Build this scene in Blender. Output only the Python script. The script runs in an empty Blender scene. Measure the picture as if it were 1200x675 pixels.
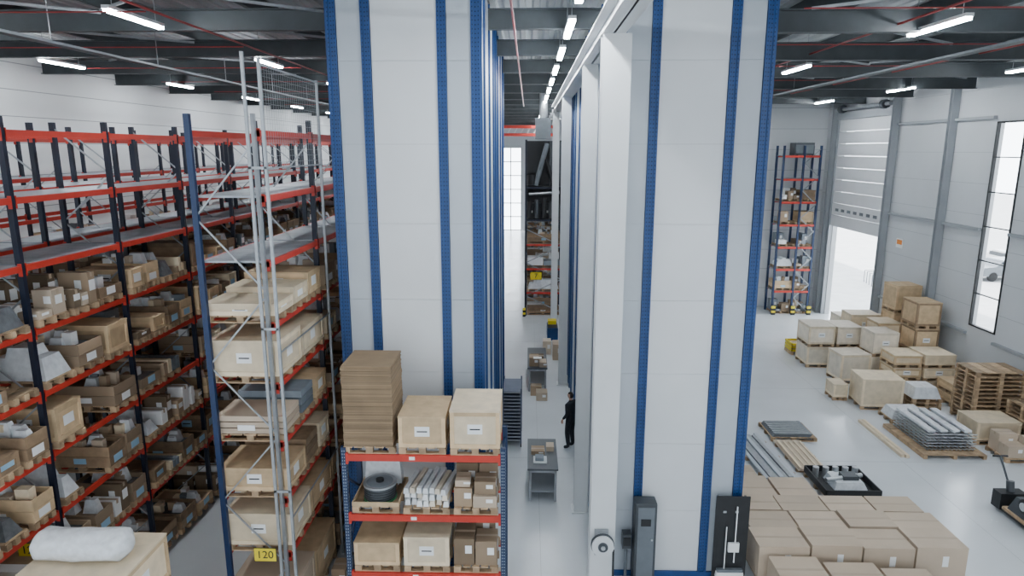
import bpy, bmesh, math, random
from mathutils import Vector, Matrix
rng = random.Random(7)
# ------------------------------------------------------------------ materials
M = {}
def mat(name, col, rough=0.6, metal=0.0, noise=0.0, nscale=4.0, bump=0.0, island=0.0, emit=None, estr=0, alt=None, spec=None):
    m = bpy.data.materials.new(name); m.use_nodes = True
    nt = m.node_tree; b = nt.nodes['Principled BSDF']
    b.inputs['Roughness'].default_value = rough
    b.inputs['Metallic'].default_value = metal
    if spec is not None: b.inputs['Specular IOR Level'].default_value = spec
    c = (*col, 1)
    b.inputs['Base Color'].default_value = c
    last = None
    if noise > 0 or bump > 0:
        tc = nt.nodes.new('ShaderNodeTexCoord')
        n = nt.nodes.new('ShaderNodeTexNoise'); n.inputs['Scale'].default_value = nscale
        n.inputs['Detail'].default_value = 5
        nt.links.new(tc.outputs['Object'], n.inputs['Vector'])
        if noise > 0:
            r = nt.nodes.new('ShaderNodeValToRGB')
            lo = tuple(max(0, x*(1-noise)) for x in col); hi = tuple(min(1, x*(1+noise)) for x in col)
            if alt: lo = alt
            r.color_ramp.elements[0].position = 0.3; r.color_ramp.elements[0].color = (*lo, 1)
            r.color_ramp.elements[1].position = 0.7; r.color_ramp.elements[1].color = (*hi, 1)
            nt.links.new(n.outputs['Fac'], r.inputs['Fac']); last = r.outputs['Color']
        if bump > 0:
            bp = nt.nodes.new('ShaderNodeBump'); bp.inputs['Strength'].default_value = bump
            bp.inputs['Distance'].default_value = 0.02
            nt.links.new(n.outputs['Fac'], bp.inputs['Height']); nt.links.new(bp.outputs['Normal'], b.inputs['Normal'])
    if island > 0:
        g = nt.nodes.new('ShaderNodeNewGeometry')
        mr = nt.nodes.new('ShaderNodeMapRange')
        mr.inputs['To Min'].default_value = 1-island; mr.inputs['To Max'].default_value = 1+island
        nt.links.new(g.outputs['Random Per Island'], mr.inputs['Value'])
        hs = nt.nodes.new('ShaderNodeHueSaturation')
        hs.inputs['Color'].default_value = c
        if last: nt.links.new(last, hs.inputs['Color'])
        nt.links.new(mr.outputs['Result'], hs.inputs['Value']); last = hs.outputs['Color']
    if last: nt.links.new(last, b.inputs['Base Color'])
    if emit:
        b.inputs['Emission Color'].default_value = (*emit, 1); b.inputs['Emission Strength'].default_value = estr
    M[name] = m
    return m
mat('panel_white', (0.68,0.70,0.715), 0.38, 0, 0.05, 0.6)
mat('panel_grey', (0.44,0.48,0.52), 0.36, 0, 0.06, 0.6)
mat('seam', (0.30,0.32,0.34), 0.7)
mat('blue_deep', (0.006,0.050,0.18), 0.45, 0, 0.1, 6)
mat('post_navy', (0.004,0.008,0.022), 0.5, 0, 0.15, 5)
mat('post_blue', (0.005,0.022,0.075), 0.45, 0, 0.1, 5)
mat('hole', (0.25,0.3,0.36), 0.6)
mat('hole_dark', (0.003,0.012,0.04), 0.8)
mat('beam_red', (0.50,0.035,0.02), 0.45, 0, 0.08, 3)
mat('galv', (0.34,0.36,0.38), 0.42, 0.5, 0.12, 8)
mat('galv_deck', (0.31,0.34,0.37), 0.42, 0.45, 0.12, 6, island=0.12)
mat('steel_white', (0.60,0.62,0.63), 0.45, 0, 0.03, 2)
mat('steel_grey', (0.30,0.32,0.34), 0.5, 0, 0.05, 2)
mat('roof_steel', (0.040,0.048,0.053), 0.55, 0, 0.15, 3)
mat('roof_deck', (0.40,0.42,0.43), 0.45, 0.15, 0.12, 1.2, island=0.12)
mat('wall_white', (0.66,0.68,0.70), 0.55, 0, 0.03, 0.5)
mat('wall_grey', (0.54,0.56,0.58), 0.55, 0, 0.04, 0.5)
mat('wall_left_m', (0.72,0.74,0.75), 0.55, 0, 0.03, 0.5)
mat('ply', (0.58,0.42,0.25), 0.65, 0, 0.14, 5, island=0.2)
mat('ply_pale', (0.70,0.58,0.41), 0.65, 0, 0.1, 5, island=0.14)
mat('ply_white', (0.70,0.62,0.50), 0.65, 0, 0.10, 5, island=0.15)
mat('wood_dark', (0.26,0.175,0.105), 0.7, 0, 0.2, 6, island=0.3)
mat('card', (0.32,0.23,0.15), 0.75, 0, 0.07, 2, island=0.28)
mat('card_grey', (0.50,0.40,0.30), 0.7, 0, 0.07, 1.5, island=0.1)
mat('card_dark', (0.17,0.12,0.075), 0.8, 0, 0.1, 3, island=0.3)
mat('card_edge', (0.23,0.16,0.095), 0.85, 0, 0.1, 3, island=0.25)
mat('tape', (0.40,0.31,0.22), 0.35)
mat('pallet', (0.38,0.265,0.16), 0.8, 0, 0.25, 6, island=0.3)
mat('label', (0.85,0.86,0.86), 0.5)
mat('label_blue', (0.30,0.50,0.66), 0.5)
mat('ink', (0.03,0.03,0.03), 0.6)
mat('bin_grey', (0.18,0.21,0.24), 0.5, 0, 0.1, 5, island=0.35)
mat('wrap', (0.68,0.71,0.74), 0.25, 0, 0.12, 9, bump=0.5)
mat('wrap_dark', (0.12,0.13,0.14), 0.3, 0, 0.3, 9, bump=0.6)
mat('black', (0.010,0.011,0.013), 0.5, 0, 0.2, 6)
mat('dark_grey', (0.050,0.058,0.066), 0.45, 0, 0.1, 4)
mat('mid_grey', (0.15,0.17,0.19), 0.45, 0.2, 0.1, 4)
mat('trolley_blue', (0.08,0.10,0.15), 0.45, 0.2, 0.1, 4)
mat('table_top', (0.07,0.08,0.09), 0.4, 0, 0.1, 4)
mat('metal', (0.5,0.52,0.54), 0.3, 0.8, 0.1, 8)
mat('yellow', (0.75,0.60,0.02), 0.5)
mat('orange', (0.75,0.22,0.02), 0.5)
mat('green', (0.05,0.25,0.1), 0.5)
mat('pipe_red', (0.28,0.02,0.02), 0.4)
mat('tyre', (0.01,0.01,0.01), 0.8)
mat('car_paint', (0.16,0.18,0.20), 0.25, 0.3)
mat('car_white', (0.7,0.7,0.7), 0.25)
mat('glass_dark', (0.04,0.05,0.06), 0.1)
mat('concrete_yard', (0.70,0.70,0.69), 0.9, 0, 0.08, 1)
mat('skin', (0.55,0.33,0.24), 0.55)
mat('hair', (0.03,0.02,0.015), 0.7)
mat('cloth', (0.015,0.018,0.024), 0.85, 0, 0.3, 20)
mat('tube', (1,1,1), 0.5, emit=(0.88,0.95,1.0), estr=160)
g = bpy.data.materials.new('glass'); g.use_nodes = True
nt = g.node_tree; nt.nodes.remove(nt.nodes['Principled BSDF'])
tr = nt.nodes.new('ShaderNodeBsdfTransparent'); gl = nt.nodes.new('ShaderNodeBsdfGlossy'); gl.inputs['Roughness'].default_value = 0.02
mx = nt.nodes.new('ShaderNodeMixShader'); mx.inputs[0].default_value = 0.06
nt.links.new(tr.outputs[0], mx.inputs[1]); nt.links.new(gl.outputs[0], mx.inputs[2]); nt.links.new(mx.outputs[0], nt.nodes['Material Output'].inputs[0])
M['glass'] = g
f = mat('floor_m', (0.61,0.64,0.665), 0.2, 0, 0.08, 0.35)
nt = f.node_tree; b = nt.nodes['Principled BSDF']
tc = nt.nodes.new('ShaderNodeTexCoord'); n2 = nt.nodes.new('ShaderNodeTexNoise'); n2.inputs['Scale'].default_value = 1.3; n2.inputs['Detail'].default_value = 8
mr = nt.nodes.new('ShaderNodeMapRange'); mr.inputs['To Min'].default_value = 0.10; mr.inputs['To Max'].default_value = 0.34
nt.links.new(tc.outputs['Object'], n2.inputs['Vector']); nt.links.new(n2.outputs['Fac'], mr.inputs['Value']); nt.links.new(mr.outputs['Result'], b.inputs['Roughness'])

# ------------------------------------------------------------------ mesh builder
class MB:
    def __init__(s): s.v=[]; s.f=[]; s.m=[]; s.mats=[]
    def mi(s, m):
        if m not in s.mats: s.mats.append(m)
        return s.mats.index(m)
    def hexa(s, pts, m):
        o=len(s.v); s.v.extend([tuple(p) for p in pts]); k=s.mi(m)
        for q in ((0,3,2,1),(4,5,6,7),(0,1,5,4),(1,2,6,5),(2,3,7,6),(3,0,4,7)):
            s.f.append(tuple(o+i for i in q)); s.m.append(k)
    def box(s,x0,x1,y0,y1,z0,z1,m):
        s.hexa([(x0,y0,z0),(x1,y0,z0),(x1,y1,z0),(x0,y1,z0),(x0,y0,z1),(x1,y0,z1),(x1,y1,z1),(x0,y1,z1)],m)
    def frus(s,x0,x1,y0,y1,z0,z1,i,m):
        s.hexa([(x0,y0,z0),(x1,y0,z0),(x1,y1,z0),(x0,y1,z0),(x0+i,y0+i,z1),(x1-i,y0+i,z1),(x1-i,y1-i,z1),(x0+i,y1-i,z1)],m)
    def bar(s,p0,p1,w,h,m):
        p0=Vector(p0);p1=Vector(p1);d=(p1-p0)
        d.normalize(); up=Vector((0,0,1))
        if abs(d.z)>0.99: up=Vector((0,1,0))
        a=d.cross(up).normalized()*w/2; c=a.cross(d).normalized()*h/2
        s.hexa([p0-a-c,p0+a-c,p0+a+c,p0-a+c,p1-a-c,p1+a-c,p1+a+c,p1-a+c],m)
    def cyl(s,p0,p1,r,m,n=12,r2=None):
        if r2 is None: r2=r
        p0=Vector(p0);p1=Vector(p1);d=(p1-p0).normalized(); up=Vector((0,0,1))
        if abs(d.z)>0.99: up=Vector((0,1,0))
        a=d.cross(up).normalized(); c=a.cross(d)
        o=len(s.v);k=s.mi(m)
        for p,rr in((p0,r),(p1,r2)):
            for i in range(n):
                t=2*math.pi*i/n; s.v.append(tuple(p+a*math.cos(t)*rr+c*math.sin(t)*rr))
        for i in range(n):
            j=(i+1)%n; s.f.append((o+i,o+j,o+n+j,o+n+i)); s.m.append(k)
        s.f.append(tuple(o+i for i in range(n))[::-1]); s.m.append(k)
        s.f.append(tuple(o+n+i for i in range(n))); s.m.append(k)
    def rotz(s,start,cx,cy,a):
        ca,sa=math.cos(a),math.sin(a)
        for i in range(start,len(s.v)):
            x,y,z=s.v[i]; x-=cx;y-=cy; s.v[i]=(cx+x*ca-y*sa,cy+x*sa+y*ca,z)
    def build(s,name,parent=None,bevel=0,smooth=False):
        me=bpy.data.meshes.new(name); me.from_pydata(s.v,[],s.f)
        for m in s.mats: me.materials.append(M[m])
        me.polygons.foreach_set('material_index',s.m)
        if smooth: me.polygons.foreach_set('use_smooth',[True]*len(s.f))
        me.update()
        ob=bpy.data.objects.new(name,me); bpy.context.scene.collection.objects.link(ob)
        if parent: ob.parent=parent
        if bevel:
            bm=ob.modifiers.new('bevel','BEVEL'); bm.width=bevel; bm.segments=2; bm.limit_method='ANGLE'
        return ob
def empty(name):
    e=bpy.data.objects.new(name,None); bpy.context.scene.collection.objects.link(e); return e

# ------------------------------------------------------------------ room shell
XL,XR,YB,YF,YR=-15.8,16.2,-7.0,74.0,37.5
ZC=12.0
m=MB(); m.box(XL-.3,XR+.3,YB,YF+.3,-.2,0,'floor_m'); m.build('floor')
m=MB()
for y in (6,12,18,24,30,36,42,48,54,60): m.box(XL,XR,y-.004,y+.004,.0005,.002,'seam')
for x in (-11,-6,0.3,5.4,10.8): m.box(x-.004,x+.004,YB,YF,.0005,.002,'seam')
m.build('trim_floor_joints')
m=MB(); m.box(XL-.3,XR+.3,YB,YF+.3,ZC+.08,ZC+.2,'roof_deck')
x=XL
while x<XR:
    m.hexa([(x+.05,YB,ZC),(x+.17,YB,ZC),(x+.17,YF,ZC),(x+.05,YF,ZC),(x,YB,ZC+.085),(x+.22,YB,ZC+.085),(x+.22,YF,ZC+.085),(x,YF,ZC+.085)],'roof_deck')
    x+=.33
m.build('ceiling')
m=MB(); m.box(XL-.3,XL,YB,YF,0,ZC+.1,'wall_left_m')
for z in (1,2,3,4,5,6,7,8,9,9.8,10.6,11.4): m.box(XL,XL+.006,YB,YF,z-.012,z+.012,'seam')
m.build('wall_left')
wins=[(22.7,24.1,2.5,9.75),(14.6,16.0,2.5,9.75)]
dy0,dy1,dz=30.8,35.8,10.3
m=MB()
def wallseg(y0,y1,z0,z1):
    if y1>y0 and z1>z0:
        m.box(XR,XR+.25,y0,y1,z0,z1,'wall_grey')
wallseg(YB,14.6,0,ZC); wallseg(16.0,22.7,0,ZC); wallseg(24.1,dy0,0,ZC); wallseg(dy1,YR+.3,0,ZC)
for a,b_,c,d in wins: wallseg(a,b_,0,c); wallseg(a,b_,d,ZC)
wallseg(dy0,dy1,dz,ZC)
z=1.0
while z<12:
    for (a,b_) in ((YB,14.6),(16.0,22.7),(24.1,dy0),(dy1,YR)):
        m.box(XR-.004,XR,a,b_,z-.006,z+.006,'seam')
    z+=1.1
m.build('wall_right')
m=MB()
for z in (2.2,6.0,9.9):
    for (a,b_) in ((5,14.55),(16.05,22.65),(24.15,30.3)):
        m.box(XR-.14,XR-.01,a,b_,z-.05,z+.05,'steel_grey')
m.build('trim_wall_girts')
m=MB()
for y in (18.4,26.4,30.45,36.3):
    m.box(XR-.3,XR-.02,y-.1,y-.08,0,11.3,'steel_grey'); m.box(XR-.3,XR-.02,y+.08,y+.1,0,11.3,'steel_grey'); m.box(XR-.2,XR-.18,y-.08,y+.08,0,11.3,'steel_grey')
    m.box(XR-.36,XR-.0,y-.17,y+.17,0,.03,'steel_grey')
m.build('wall_column_set')
for i,(a,b_,c,d) in enumerate(wins):
    e=empty('window_%d'%(i+1)); m=MB()
    x0,x1=XR-.03,XR+.08
    m.box(x0,x1,a,a+.06,c,d,'black'); m.box(x0,x1,b_-.06,b_,c,d,'black'); m.box(x0,x1,a,b_,c,c+.06,'black'); m.box(x0,x1,a,b_,d-.06,d,'black')
    for k in range(1,6): z=c+(d-c)*k/6; m.box(x0+.03,x1-.02,a,b_,z-.02,z+.02,'black')
    m.build('frame',e); m=MB(); m.box(XR+.08,XR+.09,a,b_,c,d,'glass'); m.build('glass_pane',e)
e=empty('door_1'); m=MB()
nsec=9; z0=4.85
for k in range(nsec):
    za=z0+(dz-z0)*k/nsec; zb=z0+(dz-z0)*(k+1)/nsec
    m.box(XR-.14,XR-.06,dy0,dy1,za+.008,zb-.008,'panel_white')
    m.box(XR-.145,XR-.14,dy0,dy1,zb-.03,zb-.015,'seam')
for k in range(7): m.box(XR-.15,XR-.14,dy0+.35+k*.65,dy0+.7+k*.65,z0+.8,z0+.95,'mid_grey')
m.build('door_sections',e)
m=MB()
for y in (dy0-.12,dy1+.02): m.box(XR-.2,XR-.02,y,y+.1,0,10.6,'steel_grey')
m.box(XR-.25,XR-.02,dy0-.15,dy1+.15,dz,dz+.35,'steel_grey')
m.cyl((XR-.3,dy0-.1,dz+.5),(XR-.3,dy1+.1,dz+.5),.09,'galv')
for y in (dy0+.3,dy1-.6): m.cyl((XR-.3,y,dz+.5),(XR-.3,y+.3,dz+.5),.2,'dark_grey')
m.build('door_frame_and_shaft',e)
m=MB()
for k in range(6): m.cyl((XR-.5,dy0-.35,k*.2),(XR-.5,dy0-.35,k*.2+.2),.08,'yellow' if k%2==0 else 'black')
m.build('door_guard_post')
m=MB(); m.box(5.0,XR+.25,YR,YR+.3,0,ZC+.1,'wall_white')
z=1.1
while z<12: m.box(5,XR,YR-.005,YR,z-.01,z+.01,'seam'); z+=1.1
m.build('wall_back_right')
m=MB(); m.box(5.0,5.2,YR+.3,YF,0,ZC+.1,'wall_white'); m.build('wall_partition')
m=MB()
wx=[(-6,-3.6),(-3.2,-.8),(1.2,3.4)]
m.box(XL,-6,YF,YF+.3,0,ZC,'wall_white'); m.box(-3.6,-3.2,YF,YF+.3,0,ZC,'wall_white'); m.box(-.8,1.2,YF,YF+.3,0,ZC,'wall_white'); m.box(3.4,5,YF,YF+.3,0,ZC,'wall_white')
for a,b_ in wx: m.box(a,b_,YF,YF+.3,9,ZC,'wall_white')
m.build('wall_far')
for i,(a,b_) in enumerate(wx):
    m=MB()
    for k in range(7): z=k*1.5; m.box(a,b_,YF+.05,YF+.15,z-.05 if k else 0,z+.05,'mid_grey')
    for x in (a,(a+b_)/2-.05,b_-.1): m.box(x,x+.1,YF+.05,YF+.15,0,9,'mid_grey')
    m.build('window_%d'%(i+3))
# ------------------------------------------------------------------ roof structure
m=MB()
def ibeamx(x0,x1,y,z0,h=.45,w=.22,mt='roof_steel'):
    m.box(x0,x1,y-w/2,y+w/2,z0,z0+.025,mt); m.box(x0,x1,y-w/2,y+w/2,z0+h-.025,z0+h,mt); m.box(x0,x1,y-.01,y+.01,z0,z0+h,mt)
for k in range(-3,15):
    y=14.4+3.9*k
    ibeamx(XL,-3.75,y,11.2,.42,.2)
    ibeamx(-.85 if y<24 else -3.75,1.5,y,11.2,.4,.18)
for k in range(-3,6):
    y=13.4+4.0*k
    if y<37: ibeamx(4.45,XR-.1,y,10.95,.42,.2)
for x in (-14.6,-11.6,-8.8,-5.8,6.0,8.8,11.6,14.4):
    ye=YF if x<0 else YR
    m.box(x-.05,x+.05,YB,ye,11.65 if x<0 else 11.4,11.98,'roof_steel')
m.build('roof_beams')
m=MB()
for x0,x1 in ((-13.5,-8.8),(-8.8,-4.2),(5.2,10.2),(10.2,15.6)):
    for k in range(-1,6):
        y=14.4+3.9*k if x0<0 else 13.4+4.0*k
        z=11.55 if x0<0 else 11.3
        m.bar((x0,y+.1,z),(x1,y+3.8,z),.05,.05,'galv'); 
        if k%2: m.bar((x1,y+.1,z+.05),(x0,y+3.8,z+.05),.05,.05,'galv')
m.build('roof_wind_bracing')
m=MB()
for x in (-10.6,-6.4,6.9,11.0,-.3): m.cyl((x,YB,11.1),(x,YR-.2,11.1),.022,'pipe_red',8)
for x in (-10.6,6.9):
    for k in range(0,8):
        y=8+4*k; m.cyl((x-2.3,y,11.12),(x+4,y,11.12),.012,'pipe_red',6)
m.build('sprinkler_pipes')
m=MB()
for x in (-9.5,9.6):
    m.box(x-.12,x+.12,0,36,10.85,10.86,'roof_steel'); m.box(x-.125,x-.12,0,36,10.85,10.9,'mid_grey'); m.box(x+.12,x+.125,0,36,10.85,10.9,'mid_grey')
    for k in range(9): m.cyl((x,2+3.9*k,10.86),(x,2+3.9*k,11.98),.012,'galv',6)
m.build('cable_tray')
def tube(x,y,l=1.7,z=11.0):
    e=empty('ceiling_tube_light'); m=MB()
    m.box(x-.07,x+.07,y,y+l,z+.03,z+.09,'steel_white'); m.build('housing',e)
    m=MB(); m.box(x-.055,x+.055,y+.02,y+l-.02,z-.02,z+.03,'tube'); m.build('lamp',e)
    m=MB(); m.cyl((x,y+.2,z+.09),(x,y+.2,12),.008,'galv',5); m.cyl((x,y+l-.2,z+.09),(x,y+l-.2,12),.008,'galv',5); m.build('hanger',e)
for x in (-13.2,-7.3,7.35,13.7):
    for k in range(-2,4):
        tube(x,12.0+6.5*k,1.8,11.15 if x<0 else 10.95)
for x in (-13.2,-7.3):
    for k in (4,5,6,7,8): tube(x,12.0+6.5*k,1.7,11.15)
for k in range(-1,16): tube(.76,9.2+3.4*k,1.9,11.05)

# ------------------------------------------------------------------ columns on the aisle
for y,x1 in ((11.3,1.62),(15.2,1.48),(24.3,1.48),(33.5,1.48)):
    m=MB(); x0=1.16
    m.box(x0,x1,y-.17,y-.145,0,10.6,'steel_white'); m.box(x0,x1,y+.145,y+.17,0,10.6,'steel_white'); m.box((x0+x1)/2-.01,(x0+x1)/2+.01,y-.15,y+.15,0,10.6,'steel_white')
    m.box(x0-.06,x1+.04,y-.23,y+.23,0,.025,'steel_white')
    m.build('steel_column')
m=MB()
m.box(1.15,1.52,-2,36,10.6,10.63,'steel_white'); m.box(1.15,1.52,-2,36,10.97,11.0,'steel_white'); m.box(1.32,1.35,-2,36,10.6,11.0,'steel_white')
m.build('longitudinal_steel_beam')

# ------------------------------------------------------------------ storage towers
def tower(name,x0,x1,y0,y1,h):
    e=empty(name); m=MB()
    m.box(x0+.03,x1-.03,y0+.03,y1-.03,0,h,'seam')
    W=.17
    sx=[x0+W/2, x0+.70, x1-.70, x1-W/2]
    def panels(lo,hi,fn,mt):
        z=.02
        while z<h:
            z1=min(h,z+1.48); fn(lo+.006,hi-.006,z,z1-.005,mt); z=z1
    for i in range(3):
        lo=sx[i]+W/2; hi=sx[i+1]-W/2
        mt='panel_white' if i==1 else 'panel_grey'
        panels(lo,hi,lambda a,b_,c,d,q:m.box(a,b_,y0+.01,y0+.03,c,d,q),mt)
        panels(lo,hi,lambda a,b_,c,d,q:m.box(a,b_,y1-.03,y1-.01,c,d,q),mt)
    ys=[y0+W/2, y0+1.0, (y0+y1)/2, y1-1.0, y1-W/2]
    for i in range(len(ys)-1):
        lo=ys[i]+W/2; hi=ys[i+1]-W/2
        for X0,X1 in ((x0+.01,x0+.03),(x1-.03,x1-.01)):
            panels(lo,hi,lambda a,b_,c,d,q:m.box(X0,X1,a,b_,c,d,q),'panel_grey' if i in(0,3) else 'panel_white')
    m.build('cladding_panels',e)
    m=MB()
    for x in sx:
        for ya in (y0-.03,y1-.05):
            m.box(x-W/2,x+W/2,ya+.02,ya+.08,0,h,'blue_deep')
            m.box(x-W/2,x-W/2+.045,ya,ya+.03,0,h,'blue_deep'); m.box(x+W/2-.045,x+W/2,ya,ya+.03,0,h,'blue_deep')
    for y in ys:
        for xa in (x0-.03,x1-.05):
            m.box(xa,xa+.08,y-W/2,y+W/2,0,h,'blue_deep')
    m.build('corner_posts',e)
    m=MB()
    for x in sx:
        z=.1
        while z<h:
            for dx in (-.055,.055): m.box(x+dx-.008,x+dx+.008,y0-.032,y0-.029,z,z+.025,'hole_dark')
            m.box(x-.012,x+.012,y0-.012,y0-.009,z,z+.02,'hole_dark')
            z+=.075
    m.build('post_perforations',e)
    m=MB(); m.box(x0-.02,x1+.02,y0-.035,y0+.0,0,.12,'blue_deep'); m.build('plinth',e)
    return e
tower('vertical_lift_storage_tower',-3.66,-.89,12.6,17.9,11.85)
tower('vertical_lift_storage_tower',-3.66,-.89,18.3,23.4,11.85)
tower('vertical_lift_storage_tower',1.57,4.37,12.6,18.0,11.85)
tower('vertical_lift_storage_tower',1.57,4.37,18.4,24.0,11.85)
tower('vertical_lift_storage_tower',1.57,4.37,24.4,30.0,11.85)

# ------------------------------------------------------------------ goods helpers
def pallet(m,x0,x1,y0,y1,z,h=.13,along='x'):
    n=5
    if along=='x':
        for k in range(n):
            a=y0+(y1-y0)*k/n; m.box(x0,x1,a+.01,a+(y1-y0)/n-.02,z+h-.022,z+h,'pallet')
        for k in range(3):
            a=x0+(x1-x0-.1)*k/2; m.box(a,a+.1,y0,y1,z,z+h-.022,'pallet')
    else:
        for k in range(n):
            a=x0+(x1-x0)*k/n; m.box(a+.01,a+(x1-x0)/n-.02,y0,y1,z+h-.022,z+h,'pallet')
        for k in range(3):
            a=y0+(y1-y0-.1)*k/2
            m.box(x0,x1,a,a+.1,z,z+.02,'pallet')
            for q in range(3):
                b_=x0+(x1-x0-.12)*q/2; m.box(b_,b_+.12,a,a+.1,z+.02,z+h-.022,'pallet')
def crate(m,x0,x1,y0,y1,z0,z1,mt='ply',batten=True,label='label',pal=True,lid=True,bm=None):
    if pal: pallet(m,x0,x1,y0,y1,z0,along='y'); z0+=.13
    bm=bm or mt; t=.018
    m.box(x0+t,x1-t,y0+t,y1-t,z0,z1-.02,mt)
    if lid: m.box(x0-.005,x1+.005,y0-.005,y1+.005,z1-.03,z1,mt)
    if batten:
        w=.07
        for X0,X1 in ((x0,x0+w),(x1-w,x1)):
            m.box(X0,X1,y0,y0+t,z0,z1-.03,bm); m.box(X0,X1,y1-t,y1,z0,z1-.03,bm)
        m.box(x0+w,x1-w,y0,y0+t,z0,z0+w,bm); m.box(x0+w,x1-w,y0,y0+t,z1-.03-w,z1-.03,bm)
        for Y0,Y1 in ((y0+t,y0+w),(y1-w,y1-t)):
            m.box(x0,x0+t,Y0,Y1,z0,z1-.03,bm); m.box(x1-t,x1,Y0,Y1,z0,z1-.03,bm)
        m.box(x1-t,x1,y0+w,y1-w,z0,z0+w,bm); m.box(x0,x0+t,y0+w,y1-w,z0,z0+w,bm)
        m.box(x1-t,x1,y0+w,y1-w,z1-.03-w,z1-.03,bm); m.box(x0,x0+t,y0+w,y1-w,z1-.03-w,z1-.03,bm)
    if label:
        cx=(x0+x1)/2; cz=(z0+z1)/2; lw=min(.13,(x1-x0)*.2); lh=min(.09,(z1-z0)*.25)
        m.box(cx-lw,cx+lw,y0+t-.004,y0+t,cz-lh,cz+lh,label)
        m.box(cx-lw*.7,cx+lw*.7,y0+t-.006,y0+t-.004,cz-.012,cz+.012,'ink')
        cy=(y0+y1)/2
        m.box(x1-t,x1-t+.004,cy-lw,cy+lw,cz-lh,cz+lh,label)
def carton(m,x0,x1,y0,y1,z0,z1,mt='card',label=True,tape=True):
    m.box(x0,x1,y0,y1,z0,z1,mt)
    cx=(x0+x1)/2; cy=(y0+y1)/2
    if tape:
        m.box(x0-.002,x1+.002,cy-.03,cy+.03,z1-.08,z1+.002,'tape')
    if label:
        m.box(cx+.02,cx+.14,y0-.004,y0,z0+(z1-z0)*.45,z0+(z1-z0)*.75,'label')
        m.box(x1,x1+.004,cy-.08,cy+.08,z0+(z1-z0)*.4,z0+(z1-z0)*.75,'label')
def goods(m,x0,x1,y0,y1,z,hmax,r):
    t=r.random(); w=y1-y0; d=x1-x0
    pallet(m,x0,x1,y0,y1,z,along='y'); zb=z+.13
    if t<.22:
        h=r.uniform(.2,.62); crate(m,x0+.02,x1-.02,y0+.02,y1-.02,zb,min(zb+h,z+hmax),r.choice(['ply','ply_pale','wood_dark','wood_dark']),True,r.choice(['label','label_blue',None]),False)
    elif t<.60:
        h=r.choice([.2,.4,.4,.4]); n=int(h/.2+.5); mt=r.choice(['ply','wood_dark','wood_dark','card'])
        for k in range(n):
            a=zb+k*.2; b_=a+.192
            m.box(x0,x1,y0,y0+.02,a,b_,mt); m.box(x0,x1,y1-.02,y1,a,b_,mt); m.box(x0,x0+.02,y0+.02,y1-.02,a,b_,mt); m.box(x1-.02,x1,y0+.02,y1-.02,a,b_,mt)
        m.box(x0+.02,x1-.02,y0+.02,y1-.02,zb,zb+h*.75,r.choice(['card_dark','bin_grey','card','wrap_dark']))
        for k in range(6):
            cx=r.uniform(x0+.1,x1-.3); cy=r.uniform(y0+.05,y1-.25)
            if r.random()<.3: m.frus(cx,cx+.28,cy,cy+.2,zb+h*.7,zb+h+r.uniform(.05,.2),.05,'wrap')
            else: m.box(cx,cx+r.uniform(.1,.25),cy,cy+r.uniform(.1,.18),zb+h*.7,zb+h+r.uniform(0,.16),r.choice(['card','label','bin_grey','ply_pale','card_grey']))
        lb=r.choice(['label_blue','label','label_blue'])
        m.box(x1,x1+.004,(y0+y1)/2-.13,(y0+y1)/2+.13,zb+.03,zb+.17,lb)
        m.box((x0+x1)/2-.12,(x0+x1)/2+.12,y0-.004,y0,zb+.05,zb+.16,lb)
    elif t<.84:
        nx=r.choice([2,2,3]); ny=r.choice([1,2,2,3]); 
        for i in range(nx):
            for j in range(ny):
                if r.random()<.1: continue
                h=r.choice([.12,.22,.32,.42,.55])
                g=r.uniform(.008,.03)
                carton(m,x0+d*i/nx+g,x0+d*(i+1)/nx-g,y0+w*j/ny+g,y0+w*(j+1)/ny-g,zb,zb+h,r.choice(['card','card','card_grey','card_dark','bin_grey','label']),True,r.random()<.6)
    elif t<.94:
        m.frus(x0+.05,x1-.05,y0+.05,y1-.05,zb,zb+r.uniform(.2,.5),.1,r.choice(['wrap','wrap','wrap_dark']))
        m.frus(x0+.3,x1-.3,y0+.1,y1-.1,zb+.2,zb+r.uniform(.4,.6),.08,'wrap')
    else:
        for k in range(4): m.box(x0,x1,y0+k*w/4+.02,y0+(k+1)*w/4-.02,zb,zb+r.uniform(.1,.35),r.choice(['bin_grey','ply_pale','card']))

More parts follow.
